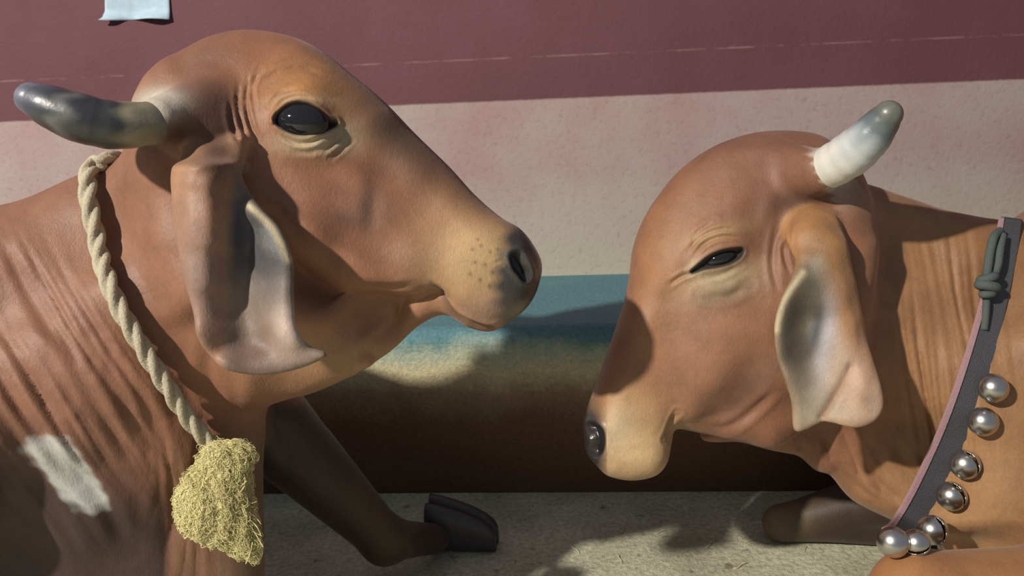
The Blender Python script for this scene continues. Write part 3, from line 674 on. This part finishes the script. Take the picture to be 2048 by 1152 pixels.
earR = Inflate([(1592, 440), (1612, 418), (1650, 409), (1688, 424), (1702, 455), (1705, 500), (1721, 570), (1735, 640), (1742, 700), (1752, 760), (1758, 808), (1742, 840), (1705, 853), (1655, 846), (1618, 862), (1594, 862),
                (1588, 812), (1570, 758), (1553, 705), (1550, 650), (1562, 600), (1588, 548), (1597, 520), (1586, 480)], DR-.150,
               [(1650, 450, .013), (1640, 560, .0085), (1620, 700, .0075), (1700, 800, .008)], .012, sig=26, k=.012, near_off=False, pad=.05,
               Zc=[(1600, 430, .050), (1660, 415, .045), (1690, 440, .040), (1640, 470, .008), (1600, 500, .030), (1620, 520, .012), (1660, 520, -.012), (1700, 520, .020), (1640, 580, .010), (1670, 590, -.018), (1715, 590, .020),
                   (1592, 560, .000), (1562, 620, -.006), (1590, 630, .020), (1620, 640, .036), (1650, 660, .018), (1680, 660, -.016), (1735, 660, .018), (1556, 690, -.002), (1600, 700, .024), (1640, 720, .022), (1690, 720, -.010), (1740, 720, .004),
                   (1580, 770, .0), (1620, 780, .012), (1660, 770, .014), (1700, 770, -.012), (1750, 790, -.016), (1600, 840, .012), (1640, 830, .016), (1700, 840, -.006), (1730, 830, -.010), (1675, 800, .004)])
kR = ray_floor(1562, 1046, .035)
legR = [Cone(L3(1930, 960, 1.66), kR, .075, .034, .05), Cone(kR, ray_floor(1760, 1062, .03), .032, .028, .02),
        Cone(L3(1835, 1192, 1.17), L3(2150, 1182, 1.19), .058, .064, .008), Cone(L3(2150, 1182, 1.19), L3(2500, 1100, 1.30), .064, .12, .04), Cone(L3(1835, 1200, 1.17), toL(W(L3(1835, 1200, 1.17))+np.array([.12, .02, -.16])), .058, .045, .03),
        Cone(toL(W(L3(1835, 1200, 1.17))+np.array([.12, .02, -.16])), toL(W(L3(1835, 1200, 1.17))+np.array([.42, .05, -.18])), .045, .04, .03)]
torsoR = [Ell((1.78, 1.58, .42), (.62, .31, .41), .12), Ell((1.18, 1.53, .38), (.30, .25, .36), .12), Ell((2.23, 1.58, .38), (.36, .33, .36), .12), Ell((1.43, 1.54, .80), (.17, .09, .13), .08)]
rollR = [Cone(L3(1580, 356, DR-.06), L3(1640, 342, DR-.122), .046, .0345, .014)]
cowR = Skin([headR, neckR]+torsoR+legR+rollR+[earR], np.array([.05, -.62, .85]), np.array([2.75, .45, 2.3]), DR)
cowR.refine([(1340, 430, 1530, 620), (1140, 780, 1370, 980)])
P = cowR.P; B = cowR.blob
cowR.bumps([(1430, 505, 52, 30, -22, .008), (1450, 445, 60, 24, -25, .005), (1340, 590, 50, 20, -25, -.004), (1400, 570, 70, 26, -20, .003), (1520, 560, 40, 60, 20, -.004), (1535, 465, 34, 60, 25, -.010), (1512, 540, 30, 40, 20, -.004), (1470, 395, 60, 16, -10, .003), (1520, 300, 50, 14, 0, .004),
            (1400, 660, 110, 22, 65, .004), (1330, 690, 40, 60, 20, -.002), (1475, 785, 95, 28, -48, -.013), (1440, 700, 50, 70, 30, .005), (1400, 800, 40, 30, -40, .004), (1420, 845, 60, 12, -20, -.004), (1540, 740, 24, 60, 10, .005),
            (1350, 835, 16, 22, 0, -.006), (1275, 830, 50, 26, 10, .004), (1280, 920, 50, 26, 0, .004), (1230, 860, 20, 40, 10, .003), (1360, 440, 30, 90, 20, .003), (1510, 410, 26, 16, 0, -.003), (1535, 420, 14, 20, 20, .005)])
cowR.grooves([([(1385, 515), (1410, 488), (1445, 474), (1490, 478)], 4, .003), ([(1370, 512), (1405, 475), (1445, 460), (1480, 464)], 4, .0025), ([(1400, 555), (1440, 550), (1480, 530)], 5, .0018), ([(1395, 545), (1365, 552), (1335, 572)], 4, .003),
              ([(1380, 500), (1395, 470), (1430, 445)], 5, .0015), ([(1400, 590), (1450, 595), (1500, 570)], 8, .003), ([(1565, 420), (1548, 520), (1560, 600)], 6, .003), ([(1582, 430), (1570, 500), (1585, 560)], 4, .003),
              ([(1400, 866), (1450, 862), (1500, 830), (1560, 770)], 7, .004), ([(1330, 880), (1342, 850), (1356, 826)], 5, .004), ([(1245, 905), (1280, 900), (1310, 905)], 8, .001), ([(1640, 905), (1655, 930), (1680, 975)], 6, .004),
              ([(1690, 870), (1700, 930), (1740, 990)], 7, .003), ([(1750, 900), (1770, 960), (1830, 1030)], 8, .004), ([(1800, 880), (1820, 940), (1860, 1000)], 8, .004), ([(1720, 960), (1760, 1000), (1800, 1030)], 6, .002)])
drape(cowR, 30, 1880, 740, 66, 170, 82, .0085, 11, -.1)
drape(cowR, 34, 1770, 930, 90, 60, 62, .005, 12)
eyeRc = [(1384, 543), (1400, 529), (1420, 514), (1442, 504), (1466, 499), (1486, 499), (1480, 514), (1460, 526), (1434, 532), (1410, 536), (1394, 542)]
m_, sd = cowR.inside(eyeRc, 4); cowR.move((-.012*m_+.002*np.exp(-((sd+6)/5)**2))*cowR.side())
nosRc = [(1178, 852), (1192, 850), (1206, 862), (1209, 885), (1204, 905), (1192, 912), (1182, 900), (1186, 880)]
mn, sn = cowR.inside(nosRc, 5); cowR.move(-.010*mn+.0015*np.exp(-((sn+7)/6)**2))
c = base_coat(cowR)
hollow(cowR, [(1702, 735), (1680, 775), (1645, 835)], 9, .006); cowR.bumps([(1728, 780, 16, 44, 10, .006)])
orange = srgb(172, 124, 82)
ear_w = np.clip(1.4-np.abs(earR.f(cowR.V))/.006, 0, 1)*(cowR.V[:, 2] < DR-.09)*(P[:, 0] > 1535)*(P[:, 0] < 1770)*(P[:, 1] > 400)*(P[:, 1] < 870)
c = mix(c, srgb(138, 98, 80), B(1520, 330, 120, 60)*.7); c = mix(c, srgb(118, 86, 68), B(1450, 285, 130, 18, -8)*.5); c = mix(c, srgb(112, 84, 68), (B(1530, 460, 30, 60, 20)+B(1480, 780, 60, 30, -48))*.5)  # last mix paints shade into the temple and jaw hollows
c = mix(c, orange, B(1320, 560, 40, 120, 10)*.7); c = mix(c, orange, B(1430, 590, 60, 110)*.15)
c = mix(c, srgb(170, 124, 98), B(1450, 680, 90, 90)*.6)
c = mix(c, srgb(180, 130, 76), B(1240, 800, 60, 30)*.7); c = mix(c, srgb(214, 182, 134), B(1275, 900, 60, 60)*.9); c = mix(c, cream, B(1235, 860, 22, 40, 15)*.6)
c = mix(c, srgb(200, 180, 145), B(1440, 560, 52, 22, -15)*.85); c = mix(c, srgb(196, 166, 120), B(1430, 470, 50, 12, -18)*.6); c = mix(c, srgb(120, 112, 94), B(1450, 590, 60, 16, -15)*.5)
c = mix(c, cream, B(1392, 535, 12, 12)*.7); c = mix(c, srgb(214, 204, 188), np.clip((P[:, 0]-1628-.5*(P[:, 1]-340)+7*np.sin(P[:, 1]*.35))/16, 0, 1)*B(1650, 335, 40, 50)*(cowR.V[:, 2] < DR-.08)*1.0)
c = mix(c, dark*.7, B(1600, 400, 50, 14, -8)*.7); c = mix(c, srgb(40, 36, 34), np.exp(-(sd/5.5)**2)*.9); c = mix(c, black, m_)
c = mix(c, dark*.75, B(1500, 780, 70, 22, -46)*.5)  # more painted shade along the jaw hollow
mz = np.clip(B(1180, 880, 22, 48, -4)*1.7, 0, 1)*(P[:, 0] < 1215); c = mix(c, srgb(46, 48, 54), mz*.95); c = mix(c, black, mn)
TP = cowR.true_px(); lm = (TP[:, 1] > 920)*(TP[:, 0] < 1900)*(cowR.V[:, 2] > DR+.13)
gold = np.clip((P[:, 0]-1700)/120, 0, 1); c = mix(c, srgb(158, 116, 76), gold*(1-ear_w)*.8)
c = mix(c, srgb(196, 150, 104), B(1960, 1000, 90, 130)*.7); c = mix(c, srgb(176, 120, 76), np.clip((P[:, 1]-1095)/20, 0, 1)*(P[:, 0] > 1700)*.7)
c = mix(c, srgb(50, 42, 36), lm*.93); c = mix(c, srgb(140, 122, 92), lm*np.exp(-.5*(((TP[:, 0]-1560)/40)**2+((TP[:, 1]-1030)/28)**2))*.8)  # far foreleg: shadow painted dark, then a painted lit spot on the knee
inn, sdi = cowR.inside([(1640, 520), (1600, 545), (1560, 610), (1550, 690), (1575, 770), (1592, 860), (1640, 850), (1755, 840), (1757, 780), (1710, 720), (1672, 650), (1650, 580)], 18)
c = mix(c, srgb(184, 134, 84), ear_w*.8); c = mix(c, srgb(186, 172, 150), inn*ear_w*.9); c = mix(c, srgb(66, 62, 48), ear_w*np.clip(B(1608, 640, 34, 90, 10)*1.5, 0, 1)*.85)
c = mix(c, srgb(176, 176, 190), ear_w*B(1652, 680, 14, 60, 8)*.7); c = mix(c, srgb(206, 168, 146), ear_w*B(1715, 770, 34, 70, -10)*.85); c = mix(c, cream, np.exp(-(cowR.dist([(1606, 545), (1570, 600), (1554, 660)])/7)**2)*ear_w*.8)
c = mix(c, srgb(40, 44, 54), ear_w*B(1632, 660, 9, 30, 12)*.8)
wet = np.clip(mz*1.3, 0, 1)
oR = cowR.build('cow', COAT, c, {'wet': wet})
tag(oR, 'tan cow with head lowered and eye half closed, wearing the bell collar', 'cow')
SR = cowR.lookup()
HR = [(1585, 356, DR-.07, 34), (1640, 342, DR-.12, 41), (1690, 316, DR-.16, 45), (1730, 284, DR-.19, 43), (1758, 252, DR-.21, 37), (1776, 230, DR-.225, 29)]
HF = [(x-45, y+55, d, r*.9) for x, y, d, r in HR]
HC = [(0, (205, 200, 185)), (.35, (206, 204, 196)), (.55, (170, 176, 180)), (.7, (96, 108, 114)), (.85, (84, 92, 92)), (1, (112, 110, 100))]
horn(HR, HC, oR); horn(HF, HC, oR, mirror=DR)
de = SR(1425, 470)
ellipsoid_obj('eye', L3(1440, 516, de+.028), (.029, .018, .023), EYE, oR, .35)

# ------------------------------------------------------------------ rope round the left cow's neck
ROPE = plain('rope_fibre', srgb(178, 168, 146), .85, 0, .2, .6, 260)
YEL = plain('frayed_jute', srgb(232, 222, 166), .9, 0, .15, .5, 300)
rp = spline([(203, 326), (186, 330), (176, 352), (177, 400), (190, 462), (207, 535), (237, 612), (283, 692), (332, 770), (375, 835), (412, 878), (438, 900)], 14, closed=False)
dz = np.array([SL(x, y, 8) for x, y in rp]); dz[:14] = np.linspace(DL-.03, dz[16], 14)
for _ in range(6): dz[1:-1] = (dz[:-2]+dz[1:-1]+dz[2:])/3
lift = np.interp(np.arange(len(rp)), [0, 16, 45, 80, 154], [.0, .020, .012, .006, .010])
near_p = np.array([L3(x, y, d-.008-l) for (x, y), d, l in zip(rp, dz, lift)])
far_p = near_p.copy(); far_p[:, 2] = 2*(DL+.02)-far_p[:, 2]
top = spline([near_p[3], near_p[0]+[.004, .010, .03], far_p[0]+[.004, .010, -.03], far_p[3]], 8, closed=False)
path = np.concatenate([near_p[::-1][:-3], top[1:-1], far_p[3:]])
def resample(P, st):
    d = np.r_[0, np.cumsum(np.linalg.norm(np.diff(P, axis=0), axis=1))]; n = int(d[-1]/st)
    return np.stack([np.interp(np.linspace(0, d[-1], n), d, P[:, i]) for i in range(3)], 1)
path = resample(path, .0022)
V, F = tube(path, .0105, 30, lobes=3, twist=95, depth=.28)
root = bpy.data.objects.new('neck_rope', None); COL.objects.link(root)
tag(root, 'thick pale twisted rope with a yellow tassel round the neck of the raised-head cow', 'rope')
mesh_obj('rope', W(V), F, ROPE, root)
# frayed tassel
dt = SL(440, 960)-.045
sc = dt/FPX
class TB:
    def __init__(s, x, y, rx, ry, rz, ang=0): s.c = L3(x, y, dt); s.r = np.array([rx*sc, ry*sc, rz]); s.k = .022; s.t = math.radians(-ang); s.b0 = s.c-.12; s.b1 = s.c+.12
    def f(s, p):
        q = p-s.c; x = q[:, 0]*math.cos(s.t)+q[:, 1]*math.sin(s.t); y = -q[:, 0]*math.sin(s.t)+q[:, 1]*math.cos(s.t)
        l = np.sqrt((x/s.r[0])**2+(y/s.r[1])**2+(q[:, 2]/s.r[2])**2)
        n = .0018*(np.sin(p[:, 0]*260+p[:, 1]*130)*np.sin(p[:, 1]*210+3*np.sin(p[:, 0]*90))+np.sin(p[:, 2]*240+p[:, 0]*170))
        return (l-1)*s.r.min()+n
tf = Field([TB(456, 906, 40, 20, .019), TB(452, 945, 36, 36, .019), TB(415, 1000, 56, 56, .033), TB(448, 1010, 46, 52, .028), TB(432, 1040, 40, 34, .024), TB(478, 1062, 26, 34, .015, -25), TB(497, 1086, 12, 20, .009, -20)])
V, Q = surface_nets(tf, L3(430, 1000, dt)-.1, L3(430, 1000, dt)+.1, .0022)
V = newton(tf, V, 2)
mesh_obj('tassel', W(V), Q, YEL, root)
_, G = tf.grad(V); front = G[:, 2] < .35
idx = rng.choice(np.where(front)[0], 6500); p = V[idx].copy(); ns_ = len(idx); steps = 9
ang = -math.pi/2+rng.normal(0, .75, ns_)+np.where(p[:, 1] < L3(0, 960, dt)[1], 3.0*(p[:, 0]-L3(430, 0, dt)[0])/.05*.25, 0); ln = rng.uniform(.008, .026, ns_); cv = rng.normal(0, 1.1, ns_); lf = rng.uniform(.0, 1, ns_)**2.2*.0075+.0003
tr = []
for k in range(steps):
    f0, G = tf.grad(p); g = G/(np.linalg.norm(G, axis=1)[:, None]+1e-9)
    p = p-g*np.clip(f0-lf*math.sin(math.pi*(k+.6)/steps)-.0003, -.004, .004)[:, None]
    tr.append(p.copy())
    d = np.stack([np.cos(ang), np.sin(ang), np.zeros(ns_)], 1); d -= g*(d*g).sum(1)[:, None]; d /= np.linalg.norm(d, axis=1)[:, None]+1e-9
    p = p+d*(ln/steps)[:, None]; ang = ang+cv/steps+rng.normal(0, .12, ns_)
tr = np.stack(tr, 1)
fib = [tube(t, .0003, 3, cap=False) for t in tr]
def fibre(x, y, ang, ln, curl, r0, zoff):
    n = 12; p = np.array([x, y], float); a = ang; out = []; z = zoff
    for i in range(n):
        out.append(L3(p[0], p[1], dt+z)); p = p+np.array([math.cos(a), math.sin(a)])*ln/n; a += curl*rng.normal(1, .6)/n; z += rng.normal(0, .0012)
    return tube(out, r0, 4, cap=False)
for i in range(70):
    fib.append(fibre(rng.uniform(455, 498), rng.uniform(985, 1080), rng.uniform(.5, 1.9), rng.uniform(22, 46), rng.normal(0, 1.6), .0004, rng.uniform(-.02, 0)))
for i in range(260):
    t = rng.uniform(.3, 6.28); fib.append(fibre(425+56*math.cos(t), 1005+56*math.sin(t), t+rng.normal(0, .8), rng.uniform(8, 22), rng.normal(0, 3), .0003, rng.uniform(-.015, .005)))
for a in ((488, 930, -.9, 22), (480, 985, -.8, 36), (470, 990, -1.0, 40), (500, 1050, 1.0, 56), (505, 1084, 1.7, 50), (500, 1040, .6, 40)): fib.append(fibre(*a, rng.normal(0, 1), .0006, -.02))
V, F = join(fib); tag(mesh_obj('frayed_strands', W(V), F, YEL, root), kind='stuff')

# ------------------------------------------------------------------ bell collar of the right cow
STRAP = plain('collar_webbing', srgb(74, 74, 80), .7, 0, .5, .6, 500)
PINK = plain('collar_piping', srgb(176, 140, 146), .75, 0, .4, .5, 500)
CORD = plain('dark_cord', srgb(84, 92, 90), .8, 0, .3, .5, 400)
CHROME = plain('bell_metal', srgb(196, 194, 190), .31, 1.0)
SLOTM = plain('bell_inside', srgb(14, 14, 15), .7)
collar = bpy.data.objects.new('bell_collar', None); COL.objects.link(collar)
tag(collar, 'dark webbing collar with pink edging and round metal bells on the lowered-head cow', 'collar')
sp = spline([(2024, 440), (2018, 480), (2006, 540), (1990, 610), (1972, 680), (1950, 755), (1925, 830), (1900, 895), (1868, 965), (1838, 1022), (1808, 1068), (1786, 1086)], 8, closed=False)
tg = np.gradient(sp, axis=0); tg /= np.linalg.norm(tg, axis=1)[:, None]; pp = np.stack([-tg[:, 1], tg[:, 0]], 1)
hw = np.interp(np.arange(len(sp)), [0, 10, 30, 60, 88], [19, 20, 24, 29, 28])
def sdepth(pts):
    d = np.array([SR(x, y, 9) for x, y in pts]); m = (pts[:, 1] > 1040); 
    d[d > DR+.15] = DR+.0
    for _ in range(14): d[1:-1] = (d[:-2]+d[1:-1]+d[2:])/3
    return d
d_c = sdepth(sp); d_c[0] = d_c[1]; d_c -= .004
def ribbon(off0, off1, th, lift_):
    L_ = []
    for k, (p_, n_, h_, d) in enumerate(zip(sp, pp, hw, d_c)):
        a = L3(*(p_+n_*h_*off0), d-lift_); b_ = L3(*(p_+n_*h_*off1), d-lift_)
        L_.append((a, b_))
    loop = [(a, b_, np.array([0, 0, 1.])) for a, b_ in L_]
    mz_ = DR+.09
    def mir(p_): return p_*(2*mz_-p_[2])/p_[2]
    full = [(a, b_, np.array([0, 0, 1.])) for a, b_ in L_[::-1]]
    a0, b0 = L_[0]
    nst = 12; arc = []
    for t in np.linspace(0, math.pi, nst)[1:-1]:
        def A(q):
            r_ = mz_-q[2]; cc_ = mz_-r_*math.cos(t); return np.array([q[0]*cc_/q[2], q[1]*cc_/q[2]+.004*math.sin(t), cc_])
        arc.append((A(a0), A(b0), np.array([0, -math.sin(t)*1.0, math.cos(t)])))
    full += arc+[(mir(a), mir(b_), np.array([0, 0, -1.])) for a, b_ in L_]
    V = []
    for a, b_, nn_ in full: V += [a, b_, b_+nn_*th, a+nn_*th]
    F = []
    n = len(full)
    for i in range(n-1):
        for j in range(4): k = (j+1) % 4; F.append((i*4+j, i*4+k, i*4+4+k, i*4+4+j))
    F += [(0, 1, 2, 3), (4*n-1, 4*n-2, 4*n-3, 4*n-4)]
    return np.array(V), F, L_
V, F, LL = ribbon(-1, 1, .006, 0); so = mesh_obj('strap', W(V), F, STRAP, collar, False)
V, F, _ = ribbon(.82, 1.14, .008, .0025); mesh_obj('edging', W(V), F, PINK, collar, False)
# knotted cord beside the strap
def cordpath(pts, r, name='cord', dz0=-.02, par=None):
    q = spline([L3(x, y, SR(x, y, 9)+dz0+z) for x, y, z in pts], 10, closed=False); return tube(q, r, 12)
cp = [cordpath([(2000, 462, 0.006), (1988, 474, 0), (1981, 500, .002), (1976, 530, 0), (1974, 552, 0)], .0068), cordpath([(2006, 470, .004), (2000, 500, .002), (1996, 530, .002), (1986, 556, .002)], .006)]
ang = np.linspace(0, 2*math.pi*1.0, 20)
kd = SR(1975, 570, 9)-.026
for (yy, rr, tilt, r_) in ((556, .0105, .3, .0068), (572, .0125, -.2, .0078), (588, .007, .1, .0062)):
    cp.append(tube([L3(1975, yy, kd)+np.array([rr*math.cos(a), tilt*rr*math.cos(a), rr*.7*math.sin(a)]) for a in ang], r_, 12))
cp.append(cordpath([(1973, 596, .004), (1972, 625, .006), (1968, 660, .014)], .0055))
V, F = join(cp); mesh_obj('knotted_cord', W(V), F, CORD, collar)
def bell(cx, cy, rpx, slot, dirn):
    d = np.interp(cy, sp[:, 1], d_c); r = rpx*(d-.02)/FPX; cL = L3(cx, cy, d-.006-r*.75); 
    n = 40; V = []; F = []; ax = np.array([math.cos(dirn)*.42, math.sin(dirn)*.42, -.86]); ax /= np.linalg.norm(ax)     # slot faces ax
    e1 = np.cross(ax, [0, 0, 1]); e1 /= np.linalg.norm(e1); e2 = np.cross(ax, e1)
    def ring(rad): 
        vs = []
        for i in range(n+1):
            th = math.pi*i/n
            for j in range(2*n):
                ph = math.pi*j/n; q = math.cos(th)*ax+math.sin(th)*(math.cos(ph)*e1+math.sin(ph)*e2)
                k = 1+.018*math.exp(-((th-math.pi/2)/.05)**2)
                vs.append(cL+q*rad*k)
        return vs
    V = ring(r); m = len(V); V += ring(r*.88)
    def isl(i, j):
        th = math.pi*(i+.5)/n; ph = math.pi*(j+.5)/n
        x = math.sin(th)*math.cos(ph); y = math.sin(th)*math.sin(ph)
        return th < 1.15 and abs(y) < .15
    cut = {(i, j) for i in range(n) for j in range(2*n) if slot and isl(i, j)}
    for i in range(n):
        for j in range(2*n):
            if (i, j) in cut: continue
            a = i*2*n+j; b_ = i*2*n+(j+1) % (2*n); q = (a, b_, b_+2*n, a+2*n); F.append(q); F.append(tuple(v+m for v in q[::-1]))
            for (di, dj, e) in ((0, 1, (b_, b_+2*n)), (0, -1, (a+2*n, a)), (-1, 0, (a, b_)), (1, 0, (b_+2*n, a+2*n))):
                i2, j2 = i+di, (j+dj) % (2*n)
                if (i2, j2) in cut: F.append((e[1], e[0], e[0]+m, e[1]+m))
    # solder loop on the strap side
    o = mesh_obj('bell', W(np.array(V)), F, CHROME, collar)
    lp = tube([cL+np.array([0, 0, r*1.02])+r*.28*(math.cos(a)*np.array([1, 0, 0])+math.sin(a)*np.array([0, 0, 1])) for a in np.linspace(0, 2*math.pi, 16)], r*.09, 8)
    mesh_obj('bell_loop', W(lp[0]), lp[1], CHROME, o)
    g = blob3(cL, r*.5); mesh_obj('clapper', W(g[0]), g[1], SLOTM, o)
def blob3(c, r, n=10):
    V = [c+r*np.array([math.sin(math.pi*i/n)*math.cos(math.pi*j/n), math.sin(math.pi*i/n)*math.sin(math.pi*j/n), math.cos(math.pi*i/n)]) for i in range(n+1) for j in range(2*n)]
    F = [(i*2*n+j, i*2*n+(j+1) % (2*n), (i+1)*2*n+(j+1) % (2*n), (i+1)*2*n+j) for i in range(n) for j in range(2*n)]
    return np.array(V), F
for a in ((1986, 776, 29, 0, .5), (1966, 843, 29, 0, .5), (1930, 929, 29, 1, .3), (1903, 992, 29, 1, .3), (1865, 1060, 29, 1, .1), (1832, 1086, 27, 1, -1.2), (1786, 1084, 31, 0, -1.9)): bell(*a)

# ------------------------------------------------------------------ paper on the wall, straw on the floor
PAPER = plain('pale_paper', srgb(176, 200, 216), .75, 0, .4, .2, 60)
corners = [(213, -60), (336, -60), (343, 40), (212, 38)]
n = 24; V = []; F = []
for i in range(n+1):
    v = i/n
    for j in range(n+1):
        u = j/n; x = (1-v)*(213*(1-u)+336*u)+v*(212*(1-u)+343*u); y = -60+v*(100+2*math.sin(u*6)-4*u*(1-u))
        if v > .97: x += (-6*(1-u))
        p = ray_wall(x, y); lift_ = .004+.003*math.sin(u*5+v*3)+.022*max(0, v-.82)/.18*(.5+.5*math.sin(u*9+1))
        V.append(p-wn*lift_)
V = np.array(V); V2 = V+wn*.0012; m = len(V)
for i in range(n):
    for j in range(n): a = i*(n+1)+j; q = (a, a+1, a+n+2, a+n+1); F.append(q); F.append(tuple(k+m for k in q[::-1]))
bd = [i for i in range(n+1)]+[(i+1)*(n+1)-1 for i in range(1, n+1)]+[n*(n+1)+j for j in range(n-1, -1, -1)]+[i*(n+1) for i in range(n-1, 0, -1)]
for a, b_ in zip(bd, bd[1:]+bd[:1]): F.append((b_, a, a+m, b_+m))
tag(mesh_obj('paper_scrap', np.concatenate([V, V2]), F, PAPER), 'pale blue-white paper scrap stuck on the maroon wall, its lower edge curled', 'paper')
STRAW = plain('straw', srgb(206, 196, 160), .8)
proto = None
SLAB = ['curled pale straw bit at the shadow edge, nearest the lowered muzzle', 'short straw bit just right of the curled pale one', 'straw bit on the lit floor, right of the dark hoof', 'straw bit midway along the shadow edge',
        'small straw bit near the bottom of the lit floor patch', 'straw bit left of the folded knee at the shadow edge', 'straw bit below the curled pale one', 'straw bit closest to the folded far knee', 'leftmost straw bit, below the dark hoof', 'rightmost straw bit along the bottom edge of the lit floor']
for k, (x, y) in enumerate([(1246, 1058), (1318, 1066), (1150, 1100), (1420, 1090), (1330, 1128), (1500, 1082), (1240, 1120), (1610, 1100), (1060, 1128), (1480, 1134)]):
    p = ray_z(x, y, 0.0)
    if proto is None:
        pa = [np.array([t*.02, .003*math.sin(t*3), .0018+.002*(t+1)*(k == 0)]) for t in np.linspace(-1, 1, 8)]
        Vs, Fs = tube(pa, .0014, 6); o = mesh_obj('straw', Vs, Fs, STRAW); proto = o
    else:
        o = proto.copy(); COL.objects.link(o)
    o.location = p; o.rotation_euler = (0, 0, [1.1, .3, 2.0, .7, 2.6, .1, 1.6, .9, 2.9, .4][k]); s_ = [1.0, .6, .8, .7, .5, .6, .7, .5, .6, .8][k]; o.scale = (s_, s_, s_)
    tag(o, SLAB[k], 'straw', 'bits of straw on the floor')
